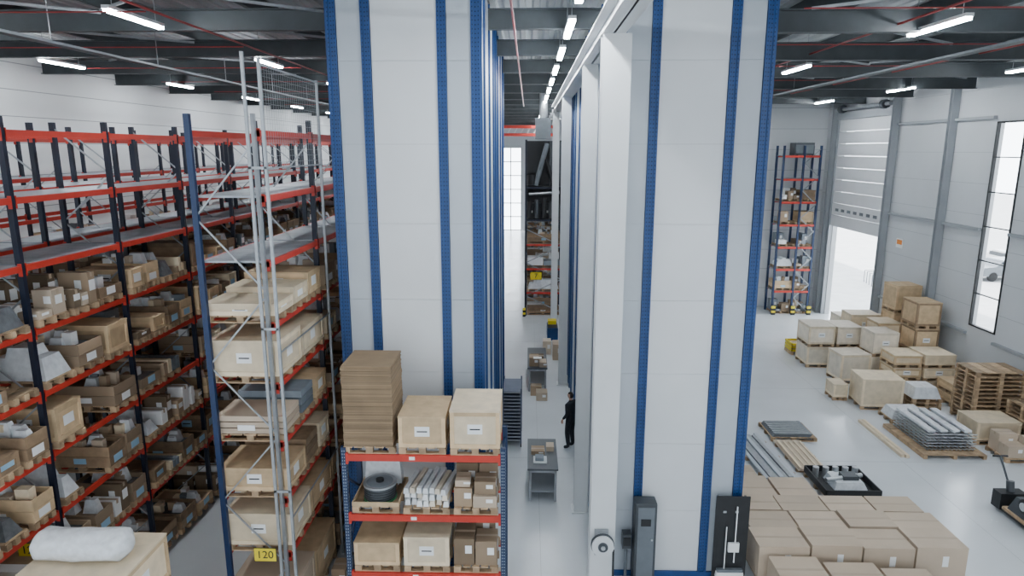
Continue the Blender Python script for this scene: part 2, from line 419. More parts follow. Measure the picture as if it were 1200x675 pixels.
LV=[.12,.65+1.06,2.77,3.83,4.89,5.95,7.01,8.07,9.1]
def rackY(name,x0,x1,ys,levels,zt,deckz,post='post_navy',end_blue=False,goodsmax=5.96,deckm='galv_deck',seed=1,skip=.06,goodsname='stored_pallet_goods',fine=False,first=0):
    e=empty(name); P=.09
    m=MB()
    for j,y in enumerate(ys):
        for x in (x0,x1-P):
            pm='post_blue' if (end_blue and j==0 and x==x0) else ('galv' if (end_blue and j==0) else post)
            PW=.055 if pm=='galv' else P
            m.box(x,x+PW,y-.04,y+.04,.01,zt,pm); m.box(x-.03,x+P+.03,y-.07,y+.07,0,.012,'galv')
        z=.25; k=0; st=1.25 if end_blue else .9
        while z+st<zt:
            a,b_=(x0+.05,x1-.05) if k%2==0 else (x1-.05,x0+.05)
            m.bar((a,y,z),(b_,y,z+st-.05),.02,.026,'galv')
            z+=st;k+=1
    m.build('upright_frames',e)
    m=MB()
    for z in levels[1:]:
        for x in (x0-.01,x1-.04):
            for i in range(len(ys)-1):
                m.box(x,x+.05,ys[i]+.045,ys[i+1]-.045,z-.10,z,'beam_red')
                m.box(x-.004,x+.054,ys[i]+.045,ys[i]+.06,z-.17,z+.03,'beam_red'); m.box(x-.004,x+.054,ys[i+1]-.06,ys[i+1]-.045,z-.17,z+.03,'beam_red')
    m.build('load_beams',e)
    m=MB()
    for z in deckz:
        for i in range(len(ys)-1):
            a=ys[i]+.05; n=13; w=(ys[i+1]-ys[i]-.1)/n
            for k in range(n): m.box(x0+.045,x1-.045,a+k*w+.005,a+(k+1)*w-.008,z-.03,z+.004,deckm)
    m.build('shelf_decks',e)
    r=random.Random(seed); m=MB()
    for z in levels:
        if z>goodsmax: continue
        for i in range(first,len(ys)-1):
            n=(4 if r.random()<.7 else 3) if fine else 3; L=ys[i+1]-ys[i]-.14; w=L/n
            for k in range(n):
                if r.random()<skip: continue
                a=ys[i]+.07+k*w
                goods(m,x0-.03+r.uniform(-.05,.03),x1+.03+r.uniform(-.03,.05),a+.03+r.uniform(0,.04),a+w-.03-r.uniform(0,.06),z+.006,.85,r)
    m.build(goodsname)
    return e
ysA=[10.15+2.55*k for k in range(-1,12)]
rackY('pallet_rack',-9.05,-7.97,ysA,LV,9.3,[7.01,8.07],seed=3,fine=True)
rackY('pallet_rack',-10.5,-9.4,ysA,LV,9.3,[7.01,8.07],seed=4,skip=.2)
ysC=[13+2.62*k for k in range(0,10)]
rackY('pallet_rack',-14.0,-12.9,ysC,LV,9.2,[8.07],seed=14,skip=.2,goodsmax=6)
ysB=[10.6+2.62*k for k in range(0,10)]
rackY('pallet_rack',-5.4,-4.25,ysB,LV,9.35,[7.01,8.07],post='post_navy',end_blue=True,seed=23,skip=.03,first=1)
# first bay of rack B: pale plywood crates
bx0,bx1=-5.42,-4.2
def bay(z,items):
    m=MB()
    for (ya,yb,h,mt,nm) in items:
        if nm=='tray':
            pallet(m,bx0,bx1,ya,yb,z+.006,along='y')
            for q in range(3): m.box(bx0+.02,bx1-.02,ya+.02,yb-.02,z+.14+q*h/3,z+.14+(q+1)*h/3-.02,mt)
            m.box(bx0+.4,bx0+.7,ya+.005,ya+.02,z+.2,z+.3,'label')
        else: crate(m,bx0,bx1,ya,yb,z+.006,z+.14+h,mt,True,'label',True)
    m.build('wooden_crate_row')
bay(5.95,[(10.66,11.5,.2,'ply_pale',''),(11.55,12.3,.3,'ply_pale',''),(12.35,13.1,.42,'ply','')])
bay(4.89,[(10.66,11.75,.62,'ply_pale',''),(11.85,13.1,.5,'ply_pale','')])
bay(3.83,[(10.66,11.5,.34,'card_grey','tray'),(11.6,12.3,.45,'bin_grey','tray'),(12.4,13.1,.4,'ply','')])
bay(2.77,[(10.66,11.6,.42,'ply',''),(11.7,12.4,.5,'wood_dark','tray'),(12.45,13.1,.5,'ply_pale','')])
bay(1.71,[(10.66,11.7,.6,'ply_pale',''),(11.8,13.1,.45,'ply','')])
bay(.0,[(10.66,11.7,.9,'card_grey',''),(11.8,13.1,.8,'ply','')])
e=empty('rack_safety_mesh'); m=MB()
for x,y,zt in ((-4.37,10.42,10.25),(-4.12,10.42,10.15),(-4.12,13.2,10.1)):
    m.box(x,x+.045,y,y+.045,0,zt,'galv')
for z in (3,5.9,8.5): m.box(-4.37,-4.08,10.42,10.45,z,z+.04,'galv')
for z in (2.5,5.5,8.5,10.05): m.box(-4.10,-4.08,10.45,13.2,z,z+.025,'galv')
m.build('mesh_frame',e); m=MB()
z=8.6
while z<10.05: m.box(-4.088,-4.085,10.45,13.2,z,z+.003,'galv'); z+=.1
y=10.5
while y<13.2: m.box(-4.085,-4.082,y,y+.003,8.5,10.05,'galv'); y+=.1
m.build('mesh_wires',e)

def sign(name,x,y,z,w,h,txt):
    e=empty(name); m=MB(); m.box(x,x+w,y,y+.01,z,z+h,'yellow'); m.build('plate',e)
    m=MB(); m.box(x-.01,x+w+.01,y+.01,y+.02,z-.01,z+h+.01,'ink'); m.build('backing',e)
    c=bpy.data.curves.new('digits','FONT'); c.body=txt; c.size=h*.85; c.align_x='CENTER'; c.align_y='CENTER'; c.extrude=.002
    c.materials.append(M['ink']); o=bpy.data.objects.new('digits',c); o.location=(x+w/2,y-.004,z+h/2); o.rotation_euler=(math.pi/2,0,0)
    bpy.context.scene.collection.objects.link(o); o.parent=e
sign('rack_number_sign',-4.78,10.36,1.72,.38,.24,'120')
sign('rack_number_sign',-8.6,9.9,2.05,.42,.24,'121')

# ------------------------------------------------------------------ front rack
def front_rack():
    e=empty('pallet_rack'); x0,x1,y0,y1=-3.26,-.38,10.7,11.75; zt=3.72
    m=MB()
    for x in (x0,x1-.09):
        for y in (y0,y1-.09):
            m.box(x,x+.09,y,y+.09,.01,zt,'post_blue'); m.box(x-.04,x+.13,y-.03,y+.12,0,.012,'galv')
        z=.2;k=0
        while z+.8<zt:
            a,b_=(y0+.05,y1-.05) if k%2==0 else (y1-.05,y0+.05)
            m.bar((x+.045,a,z),(x+.045,b_,z+.7),.03,.04,'post_blue'); z+=.75;k+=1
        m.bar((x+.045,y0+.05,3.5),(x+.045,y1-.05,3.5),.03,.04,'post_blue')
    m.build('upright_frames',e)
    m=MB()
    for x in (x0,x1-.09):
        z=.1
        while z<zt-.03:
            m.box(x+.02,x+.035,y0-.002,y0,z,z+.03,'hole'); m.box(x+.055,x+.07,y0-.002,y0,z,z+.03,'hole')
            m.box(x+.09,x+.092,y0+.02,y0+.035,z,z+.03,'hole'); m.box(x+.09,x+.092,y0+.055,y0+.07,z,z+.03,'hole'); z+=.06
    m.build('post_perforations',e)
    m=MB()
    for z in (1.3,2.45,3.6):
        for y in (y0-.02,y1-.03):
            m.box(x0+.09,x1-.09,y,y+.05,z-.12,z,'beam_red')
            for x in (x0+.09,x1-.13): m.box(x,x+.04,y-.004,y+.054,z-.18,z+.03,'beam_red')
        m.box(x0+1.2,x0+1.3,y0-.022,y0-.02,z-.09,z-.03,'label'); 
    m.build('load_beams',e)
    m=MB()
    for z in (1.3,2.45,3.6):
        for k in range(7): x=x0+.25+k*.38; m.box(x,x+.05,y0+.03,y1-.03,z-.04,z,'galv')
    m.build('cross_bars',e)
front_rack()
m=MB(); pallet(m,-3.22,-2.3,10.72,11.7,3.6,along='y'); z=3.73; dx=0
while z<5.17:
    dx+=rng.uniform(-.006,.008); o=rng.uniform(-.006,.006); m.box(-3.2+o+dx*.4,-2.34+o+dx*.4,10.74+o,11.68+o,z,z+.0175,'card_edge'); z+=.018
m.build('flattened_carton_stack')
m=MB(); crate(m,-2.24,-1.42,10.72,11.72,3.6,4.30,'ply'); m.build('wooden_crate')
m=MB(); crate(m,-1.34,-.48,10.70,11.78,3.6,4.42,'ply_pale',bm='ply'); m.build('wooden_crate')
m=MB(); pallet(m,-3.12,-2.28,10.74,11.7,2.45,along='y')
for (a,b_,c,d) in ((-3.12,-2.28,10.74,10.76),(-3.12,-2.28,11.68,11.7),(-3.12,-3.10,10.76,11.68),(-2.30,-2.28,10.76,11.68)): m.box(a,b_,c,d,2.58,2.66,'ply')
m.build('open_pallet_box')
m=MB(); 
m.cyl((-2.68,11.07,2.585),(-2.68,11.07,2.62),.3,'green',36)
m.cyl((-2.68,11.07,2.62),(-2.68,11.07,2.86),.28,'black',36)
for k in range(5): m.cyl((-2.68,11.07,2.64+k*.045),(-2.68,11.07,2.665+k*.045),.29,'dark_grey',36)
m.cyl((-2.68,11.07,2.86),(-2.68,11.07,2.9),.3,'galv',36); m.cyl((-2.68,11.07,2.9),(-2.68,11.07,2.903),.24,'bin_grey',36); m.cyl((-2.68,11.07,2.903),(-2.68,11.07,2.95),.07,'black',16)
m.build('cable_reel')
m=MB(); m.frus(-3.05,-2.35,11.42,11.66,2.67,3.12,.04,'wrap'); m.build('wrapped_parcel')
m=MB(); pallet(m,-2.2,-1.38,10.72,11.7,2.45,along='y')
r=random.Random(5)
for row in range(3):
    for k in range(7):
        x=-2.19+.115*k+row*.02; s=len(m.v); m.frus(x,x+.1,10.76+r.uniform(-.03,.08),11.6+r.uniform(-.05,.08),2.585+row*.11,2.685+row*.11,.012,r.choice(['wrap','label','panel_white','ply_white']))
        m.rotz(s,-1.8,11.2,r.uniform(-.03,.03)-.08*row)
m.build('wrapped_profile_bundle')
m=MB(); pallet(m,-1.30,-.52,10.72,11.7,2.45,along='y'); m.build('wooden_pallet')
m=MB()
carton(m,-1.30,-.98,10.78,11.2,2.58,2.93); carton(m,-.96,-.54,10.74,11.15,2.58,2.80,'card_grey'); carton(m,-.94,-.56,10.8,11.15,2.81,3.05); carton(m,-1.3,-.9,11.25,11.65,2.58,3.18,'card_dark'); carton(m,-.88,-.54,11.2,11.65,2.58,3.2)
carton(m,-1.28,-1.02,10.82,11.15,2.94,3.06,'card_grey')
m.build('cardboard_boxes')
m=MB(); crate(m,-3.12,-2.3,10.72,11.7,1.3,1.88,'ply',lid=True,label=None); m.build('wooden_crate')
m=MB(); crate(m,-2.22,-1.4,10.72,11.7,1.3,2.0,'ply_pale'); m.build('wooden_crate')
m=MB(); pallet(m,-1.32,-.52,10.72,11.7,1.3,along='y'); m.build('wooden_pallet')
m=MB(); carton(m,-1.32,-.95,10.76,11.3,1.43,1.95,'card_dark'); carton(m,-.93,-.54,10.76,11.2,1.43,1.9); carton(m,-1.1,-.6,11.32,11.66,1.43,2.1); m.build('cardboard_boxes')
for k in range(3):
    m=MB(); x=-3.12+.9*k; crate(m,x,x+.82,10.72,11.7,0,.75,['ply','card','ply_pale'][k]); m.build('wooden_crate')

m=MB()
crate(m,-7.25,-5.75,8.1,9.35,0,1.0,'ply'); crate(m,-7.25,-5.75,8.1,9.35,1.0,2.0,'ply_pale'); crate(m,-7.3,-5.72,8.1,9.4,2.0,2.85,'ply_pale',bm='ply')
m.build('large_crate_stack')
m=MB(); k_=m.mi('wrap'); N=28; R=26
for i in range(R+1):
    t=i/R; base=.235*(1-max(0,abs(t-.5)*2-.86)/.14*.55)
    x=-7.28+1.42*t
    for j in range(N):
        a=2*math.pi*j/N; rr=base*(1+.035*math.sin(3*a+5*t)+.03*math.sin(7*a+11*t)+.02*math.sin(17*t))
        m.v.append((x,8.72+math.cos(a)*rr*1.15,3.085+math.sin(a)*rr*.93))
for i in range(R):
    for j in range(N): m.f.append((i*N+j,(i+1)*N+j,(i+1)*N+(j+1)%N,i*N+(j+1)%N)); m.m.append(k_)
m.f.append(tuple(range(N))); m.m.append(k_); m.f.append(tuple(R*N+j for j in range(N))[::-1]); m.m.append(k_)
m.build('plastic_film_roll',smooth=True)
m=MB()
for (x,y,w,d,h) in ((-3.95,11.9,.27,.4,.5),(-3.95,11.3,.35,.45,.35)): carton(m,x,x+w,y,y+d,0,h)
m.build('cardboard_boxes')

# ------------------------------------------------------------------ aisle objects
def bench(name,x0,x1,y0,y1,zt):
    e=empty(name); m=MB()
    m.box(x0,x1,y0,y1,zt-.05,zt,'table_top'); m.build('worktop',e,.005)
    m=MB()
    for x in (x0+.04,x1-.1):
        for y in (y0+.04,y1-.1): m.box(x,x+.06,y,y+.06,0,zt-.05,'galv')
    m.box(x0+.04,x1-.04,y0+.05,y0+.09,zt-.13,zt-.05,'galv'); m.box(x0+.05,x0+.09,y0+.04,y1-.04,zt-.13,zt-.05,'galv'); m.box(x1-.09,x1-.05,y0+.04,y1-.04,zt-.13,zt-.05,'galv')
    m.box(x0+.06,x1-.06,y0+.06,y1-.06,.25,.28,'steel_grey'); m.build('legs_and_shelf',e)
bench('workbench',0.0,.78,15.5,17.3,.92)
m=MB(); carton(m,.1,.45,16.3,16.65,.92,1.02,'card'); m.box(.15,.5,15.8,16.15,.92,.96,'label'); m.box(.2,.42,15.85,16.1,.96,1.04,'bin_grey'); m.box(.5,.7,16.5,16.8,.92,1.05,'card_grey'); m.build('parts_on_bench')
bench('workbench',-.02,.72,23.4,26.0,.92)
m=MB(); carton(m,.05,.4,23.6,24.1,.92,1.25,'card'); carton(m,.42,.68,23.5,24.0,.92,1.1,'card_grey'); carton(m,.1,.6,24.3,24.8,.92,1.05,'card_dark'); m.box(.2,.5,23.5,23.7,1.25,1.27,'label'); m.build('cartons_on_bench')
m=MB(); carton(m,.1,.5,23.0,23.35,0,.35,'card'); carton(m,.3,.7,22.5,22.95,0,.3,'card_grey'); m.build('cardboard_boxes')
e=empty('tray_trolley'); m=MB()
x0,x1,y0,y1=-.76,-.18,18.7,19.9
for x in (x0,x1-.04):
    for y in (y0,y1-.04): m.box(x,x+.04,y,y+.04,.1,1.85,'trolley_blue'); m.cyl((x+.02-.015,y+.02,.06),(x+.02+.015,y+.02,.06),.06,'tyre',12)
for k in range(15): z=.2+k*.108; m.box(x0+.02,x1-.02,y0+.01,y1-.01,z,z+.045,'trolley_blue'); m.box(x0+.04,x1-.04,y0-.004,y0+.01,z+.01,z+.03,'galv')
m.build('tray_stack',e)
m=MB(); carton(m,1.05,1.45,27.2,27.9,0,.7,'card_grey'); carton(m,.65,1.0,28,28.5,0,.6,'ply_white'); m.build('cardboard_boxes')
m=MB(); m.box(.9,1.4,30.2,30.8,.0,.6,'blue_deep'); m.box(.92,1.38,30.22,30.78,.6,.63,'black'); m.box(.9,1.4,30.9,31.5,0,.55,'blue_deep'); m.box(.95,1.35,30.95,31.45,.55,.75,'yellow'); m.build('parts_bins',bevel=.02)
e=empty('pallet_rack'); m=MB()
X0,X1=-.2,1.8
for y in (35.0,37.7,40.4,43.1):
    for x in (X0,X1-.1): m.box(x,x+.1,y-.05,y+.05,0,9.3,'post_navy')
    for k in range(5):
        a,b_=(X0+.05,X1-.05) if k%2 else (X1-.05,X0+.05)
        m.bar((a,y,.2+k*.9),(b_,y,1.1+k*.9),.04,.05,'galv')
m.build('upright_frames',e); m=MB()
for z in (1.3,2.6,3.9,5.2,6.9):
    for x in (X0,X1-.05): m.box(x,x+.05,35.05,43.05,z-.12,z,'beam_red' if z<5 else 'post_navy')
    m.box(X0+.1,X1-.1,34.98,35.03,z-.1,z,'beam_red' if z<5 else 'post_navy')
    m.box(X0+.05,X1-.05,35.1,43,z-.02,z,'galv_deck' if z<5 else 'black')
m.build('load_beams',e)
r=random.Random(31); m=MB()
for z in (0,1.3,2.6,3.9):
    for k in range(8): 
        y=35.15+k*.98
        goods(m,X0+.12,X1-.12,y,y+.8,z+.002,.9,r)
m.build('stored_pallet_goods')
e=empty('black_process_machine'); m=MB()
m.box(-.15,1.75,36.2,42.8,5.21,9.25,'black'); m.box(.0,1.6,35.6,36.2,5.21,6.0,'black'); m.box(-.1,.5,35.7,36.2,7.6,9.2,'black'); m.box(1.1,1.7,35.5,36.2,6.91,9.2,'dark_grey')
m.build('housing',e); m=MB()
for q in range(5):
    x=.0+q*.38; m.cyl((x,35.4,5.22),(x+.05,35.5,6.1+.1*(q%3)),.13,'dark_grey' if q%2 else 'black',14)
m.cyl((.35,35.35,6.95),(.95,35.6,9.1),.13,'mid_grey',16); m.cyl((1.3,35.4,6.95),(.9,35.5,8.3),.1,'black',14)
m.cyl((.1,35.4,6.95),(.1,35.4,7.5),.2,'black',16); m.cyl((.0,35.45,6.5),(1.6,35.45,6.6),.09,'metal',12)
for k in range(5): m.box(.05+.3*k,.2+.3*k,35.55,35.6,5.5,5.62,'label')
m.build('pipes_and_cylinders',e)
sign('rack_number_sign',.1,34.9,2.0,.6,.4,'7')
m=MB()
for x in (X0-.1,X1-.05):
    for k in range(4): m.box(x,x+.15,34.7,34.8,k*.12,k*.12+.12,'yellow' if k%2 else 'black')
m.build('rack_foot_guard')
m=MB(); m.box(-3.6,2.4,57.8,58.2,9.9,10.15,'beam_red'); m.box(-3.6,2.4,57.8,58.2,10.55,10.8,'beam_red')
for k in range(11): m.bar((-3.5+k*.55,58,10.1),(-3.2+k*.55,58,10.6),.06,.08,'label')
for x in (-3.7,2.3): m.box(x,x+.2,57.85,58.15,0,10.8,'post_navy')
m.build('rack_portal_frame')
rackY('pallet_rack',-5.6,-4.6,[40+2.7*k for k in range(8)],LV,8.4,[7.01],seed=41)
rackY('pallet_rack',2.6,3.7,[42+2.7*k for k in range(8)],LV,9.2,[7.01],seed=42)
m=MB(); m.box(.3,1.05,33.2,34.2,9.3,10.3,'mid_grey'); m.cyl((.7,33.7,10.3),(.7,33.7,11.98),.2,'galv',16); m.build('ventilation_unit')

e=empty('hose_reel'); m=MB(); hz=1.72
m.cyl((1.38,11.06,hz),(1.38,10.93,hz),.2,'steel_white',28); m.build('drum',e); m=MB()
m.cyl((1.38,10.94,hz),(1.38,10.9,hz),.09,'dark_grey',20); m.cyl((1.38,11.03,hz),(1.38,10.98,hz),.215,'dark_grey',28); m.cyl((1.38,10.9,hz),(1.38,10.88,hz),.04,'metal',12)
m.box(1.24,1.49,11.06,11.125,hz-.25,hz+.25,'galv'); m.cyl((1.58,11.0,hz-.1),(1.6,11.0,.0),.02,'black',8); m.build('hub_and_bracket',e)
e=empty('control_cabinet'); m=MB(); m.box(2.17,2.6,12.18,12.5,.0,1.88,'dark_grey'); m.build('housing',e,.015)
m=MB(); m.box(2.22,2.55,12.165,12.18,.15,1.8,'mid_grey'); m.box(2.28,2.48,12.155,12.165,1.4,1.55,'black'); m.cyl((2.51,12.165,1.1),(2.51,12.14,1.1),.02,'metal',8); m.build('door_panel',e)
m=MB(); m.box(1.95,2.13,12.3,12.5,.8,1.12,'dark_grey'); m.box(1.97,2.11,12.28,12.3,.88,1.05,'black'); m.cyl((2.04,12.4,0),(2.04,12.4,.8),.03,'mid_grey',10); m.cyl((2.04,12.4,0),(2.04,12.4,.02),.12,'mid_grey',16); m.build('operator_terminal')
e=empty('cleaning_tool_board'); m=MB(); m.box(3.82,4.5,12.38,12.41,.12,1.95,'black'); m.box(3.86,3.9,12.41,12.54,0,1.9,'dark_grey'); m.box(4.42,4.46,12.41,12.54,0,1.9,'dark_grey'); m.build('board',e)
m=MB(); m.cyl((4.24,12.34,.5),(4.24,12.34,1.75),.014,'label',8); m.box(3.9,4.42,12.29,12.37,.3,.36,'mid_grey'); m.frus(3.88,4.44,12.27,12.38,.18,.3,.01,'label'); m.box(4.1,4.32,12.31,12.36,.75,.95,'label'); m.cyl((4.05,12.34,.36),(4.05,12.34,1.3),.012,'label',8)
for x in (4.0,4.24): m.box(x-.03,x+.03,12.36,12.38,1.6,1.64,'metal')
m.build('broom_and_dustpan',e)

# ------------------------------------------------------------------ right hall goods
def cr(x,y,w,d,z0,z1,mt='ply_white',bm=None,name='wooden_crate',n=1,rot=0):
    m=MB(); h=(z1-z0)/n; r=random.Random(int(x*100+y))
    for k in range(n):
        s=len(m.v); o=r.uniform(-.03,.03)
        crate(m,x-w/2+o,x+w/2+o,y,y+d,z0+k*h,z0+(k+1)*h,mt,True,'label' if k%2 else None,True,bm=bm)
        m.rotz(s,x,y+d/2,r.uniform(-.03,.03)+rot)
    m.build(name)
cr(12.0,26.5,1.05,1.2,0,1.75,n=2,bm='ply_pale'); cr(13.15,26.6,1.0,1.2,0,1.7,n=2)
cr(12.5,24.6,1.15,1.0,0,1.15,rot=.1,bm='ply_pale'); cr(13.75,25.0,.95,1.0,0,1.9,n=2)
cr(14.4,27.9,1.2,1.0,0,1.9,n=2,mt='ply_pale'); cr(15.4,28.0,.7,1.0,0,1.7,n=2)
cr(14.5,26.15,.9,1.0,0,2.0,n=2,mt='ply_pale',bm='ply')
cr(15.3,25.0,.9,1.1,0,3.1,'ply',n=3,bm='wood_dark'); cr(15.4,26.75,1.0,1.0,0,3.4,'ply',n=3); cr(14.45,29.2,1.0,1.0,0,1.5,n=2)
cr(13.9,23.6,1.0,1.0,0,1.45,'ply_pale',n=3,bm='ply'); cr(15.0,23.5,1.1,1.1,0,1.5,'ply_pale',n=3)
cr(12.2,21.9,1.35,1.1,0,1.1,'ply_pale',rot=-.08); cr(15.2,22.3,.9,.9,0,.8,'ply',n=2)
cr(11.2,22.8,.5,.7,0,.6,'ply_pale')
def pstack(x0,x1,y0,y1,n,h=.14,name='pallet_stack'):
    m=MB(); r=random.Random(int(x0*10))
    for k in range(n):
        o=r.uniform(-.03,.03); pallet(m,x0+o,x1+o,y0+o,y1+o,k*h,h*.97,along='y')
    m.build(name)
pstack(14.35,15.95,20.6,21.7,13)
pstack(15.1,16.0,18.9,20.2,8)
pstack(13.2,14.2,21.9,22.9,3)
m=MB(); m.frus(13.2,14.15,21.9,22.8,.42+.01,.8,.12,'wrap'); m.build('wrapped_parcel')
m=MB(); pallet(m,11.9,13.1,20.75,21.6,0,along='y'); m.frus(11.95,13.05,20.8,21.55,.13,.42,.1,'wrap'); m.build('wrapped_parcel')
e=empty('metal_grid_load'); m=MB(); pallet(m,11.5,13.3,18.2,20.5,0,along='x'); m.build('pallet_base',e); m=MB()
for L in range(6):
    z=.14+L*.09
    for k in range(12): x=11.75+k*.12; m.box(x,x+.03,18.5+.03*L,20.4-.02*L,z,z+.03,'metal')
    for k in range(8): y=18.5+k*.25; m.box(11.7,13.15,y,y+.03,z+.03,z+.05,'metal')
for k in range(4): m.box(11.75+k*.35,11.95+k*.35,18.55,20.3,.69,.75,'wrap')
m.build('grids',e)
m=MB(); 
for k in range(2): m.box(10.9+k*.12,11.0+k*.12,18.3-k*.05,20.9,.0,.09,'ply_pale')
m.build('timber_planks')
m=MB(); pallet(m,13.7,15.5,18.0,18.9,0,along='y')
for i in range(3):
    for j in range(2): carton(m,13.75+i*.58,14.28+i*.58,18.05+j*.42,18.45+j*.42,.13,.13+.35+.2*((i+j)%2),'card_grey')
m.build('cardboard_boxes')
m=MB(); pallet(m,13.6,15.0,19.2,20.3,0,along='y'); crate(m,13.65,14.95,19.25,20.25,.13,.7,'ply_pale',pal=False); m.build('wooden_crate')
m=MB(); pallet(m,11.5,12.4,28.2,29,0,.14); 
for k in range(3): m.box(11.5,12.4,28.2,28.24,.16+k*.14,.25+k*.14,'yellow'); m.box(11.5,11.54,28.2,29,.16+k*.14,.25+k*.14,'yellow'); m.box(12.36,12.4,28.2,29,.16+k*.14,.25+k*.14,'yellow'); m.box(11.5,12.4,28.96,29,.16+k*.14,.25+k*.14,'yellow')
m.box(11.55,12.35,28.25,28.95,.14,.45,'card'); m.build('yellow_crate')
m=MB(); pallet(m,7.5,8.9,19.3,20.5,0,along='y'); 
for k in range(4): m.box(7.55+.02*k,8.7+.02*k,19.35,20.4,.13+k*.025,.15+k*.025,'mid_grey')
for k in range(8): m.box(7.6,8.65,19.4+k*.13,19.46+k*.13,.225,.24,'galv')
m.build('steel_sheet_stack')
m=MB()
for k in range(7): m.box(6.35+k*.13,6.46+k*.13,16.7,19.6-.1*(k%3),.1,.14+.03*(k%2),'galv' if k%3 else 'panel_grey'); 
for y in (17,18,19): m.box(6.3,7.3,y,y+.1,0,.1,'pallet')
m.rotz(0,6.8,18,.05); m.build('metal_profile_bundle')
m=MB()
for y in (17.4,18.2,19): m.box(7.5,8.35,y-.1,y,0,.09,'pallet')
for k in range(3): m.box(7.5+.03*k,8.3-.05*k,17.2,19.2-.2*k,.09+k*.02,.105+k*.02,'card_grey')
for k in range(5): m.box(7.55+.16*k,7.62+.16*k,17.25,19.0,.155,.17,'ply_pale')
m.build('board_stack')
m=MB()
for (x0,x1,y0,y1,h) in ((5.35,6.3,15.2,16.5,.3),(6.4,7.35,15.3,16.5,.26),(5.4,6.2,16.6,17.3,.2)): carton(m,x0,x1,y0,y1,0,h,'card_grey',False)
m.build('cardboard_boxes')
m=MB(); pallet(m,5.0,5.6,20.5,21.3,0); carton(m,5.05,5.5,20.6,21.2,.13,.5,'card_dark'); m.build('cardboard_boxes')
e=empty('parts_tray'); m=MB(); x0,x1,y0,y1=7.6,9.0,15.7,17.1
pallet(m,x0,x1,y0,y1,0,along='y'); m.build('pallet_base',e); m=MB()
m.box(x0,x1,y0,y1,.13,.16,'black'); m.box(x0,x1,y0,y0+.03,.16,.32,'black'); m.box(x0,x1,y1-.03,y1,.16,.32,'black'); m.box(x0,x0+.03,y0,y1,.16,.32,'black'); m.box(x1-.03,x1,y0,y1,.16,.32,'black'); m.build('tray',e)
m=MB(); m.frus(7.95,8.8,16.0,16.8,.16,.34,.08,'wrap')
for k in range(5): m.cyl((7.76+k*.26,16.75,.16),(7.76+k*.26,16.75,.45),.08,'metal',16)
m.cyl((7.8,16.2,.35),(8.8,16.4,.4),.06,'metal',14); m.box(8.25,8.65,16.2,16.5,.34,.45,'dark_grey'); m.build('machine_parts',e)
m=MB(); r=random.Random(8)
for j,(ya,yb,h) in enumerate(((12.35,13.1,.88),(13.15,13.85,.84),(13.9,14.6,.8))):
    for i in range(4):
        x0=4.75+i*1.06+(.08 if j==1 else 0); w=1.03
        carton(m,x0,x0+w-.01,ya,yb-.02,.12,h+r.uniform(-.03,.03),'card_grey',True,True)
m.box(4.8,8.95,12.4,14.55,0,.12,'pallet')
m.build('large_carton_group')
m=MB()
for i,(x0,x1) in enumerate(((4.9,5.85),(5.95,6.95),(7.05,7.95))):
    carton(m,x0,x1,11.4,12.25-.1*i,.0,.72-.05*i,'card_grey',True,True)
m.build('large_carton_group')
e=empty('pallet_jack'); m=MB()
m.box(11.7,11.86,14.2,15.3,.08,.16,'black'); m.box(12.1,12.26,14.2,15.3,.08,.16,'black'); m.box(11.66,12.3,15.3,15.6,.08,.5,'black')
m.cyl((11.98,15.45,.5),(11.98,15.5,.75),.09,'dark_grey',16); m.cyl((11.98,15.5,.6),(11.98,15.95,1.2),.025,'dark_grey',10)
m.cyl((11.8,15.95,1.2),(12.16,15.95,1.2),.025,'black',10)
for x in (11.9,12.06): m.cyl((x-.03,15.55,.1),(x+.03,15.55,.1),.1,'tyre',18)
for x in (11.78,12.18): m.cyl((x-.04,14.35,.05),(x+.04,14.35,.05),.045,'tyre',12)
m.build('truck_body',e)
m=MB(); m.box(11.65,12.3,14.25,15.2,.17,.24,'pallet'); m.frus(11.7,12.25,14.3,15.1,.24,.6,.1,'dark_grey'); m.cyl((11.7,14.6,.55),(12.3,14.6,.55),.18,'black',18); m.cyl((11.68,14.6,.55),(11.66,14.6,.55),.1,'metal',14); m.build('loaded_motor',e)
e=empty('pallet_rack'); m=MB(); X=[13.3,14.35,15.2]; y0,y1=35.7,36.8
for x in X:
    for y in (y0,y1-.1): m.box(x-.05,x+.05,y,y+.1,0,9.0,'post_blue')
for k in range(12):
    z=.2+k*.72
    a,b_=(14.4,15.15) if k%2 else (15.15,14.4)
    m.bar((a,y0,z),(b_,y0,z+.7),.04,.04,'galv')
m.build('upright_frames',e); m=MB()
for z in (1.3,2.5,3.7,4.9,6.1,7.3,8.5):
    for y in (y0-.02,y1-.05):
        m.box(X[0]+.05,X[1]-.05,y,y+.05,z-.11,z,'beam_red'); m.box(X[1]+.05,X[2]-.05,y,y+.05,z-.11,z,'beam_red')
    m.box(X[0],X[2],y0+.05,y1-.05,z-.03,z,'galv_deck')
m.build('load_beams',e)
m=MB(); r=random.Random(77)
for z in (0,1.3,2.5,3.7,4.9,6.1):
    for k in range(2): goods(m,13.36+k*1.0,14.3+k*.85,y0+.1,y1-.1,z+.001,.9,r)
m.build('stored_pallet_goods')
m=MB(); m.box(13.9,14.9,35.9,36.6,8.52,9.15,'dark_grey'); m.box(13.95,14.85,35.88,35.9,8.6,9.05,'mid_grey'); m.build('air_handling_unit')
m=MB()
for x in X:
    for k in range(4): m.box(x-.1,x+.1,35.45,35.55,k*.12,k*.12+.12,'yellow' if k%2 else 'black')
m.build('rack_foot_guard')
m=MB(); m.box(XR-.03,XR-.01,29.0,29.5,4.6,5.0,'label'); m.box(XR-.035,XR-.03,29.05,29.45,4.75,4.95,'orange'); m.build('door_control_sign')
m=MB(); m.box(XR-.03,XR-.01,36.6,37.0,3.5,3.9,'yellow'); m.build('warning_sign')
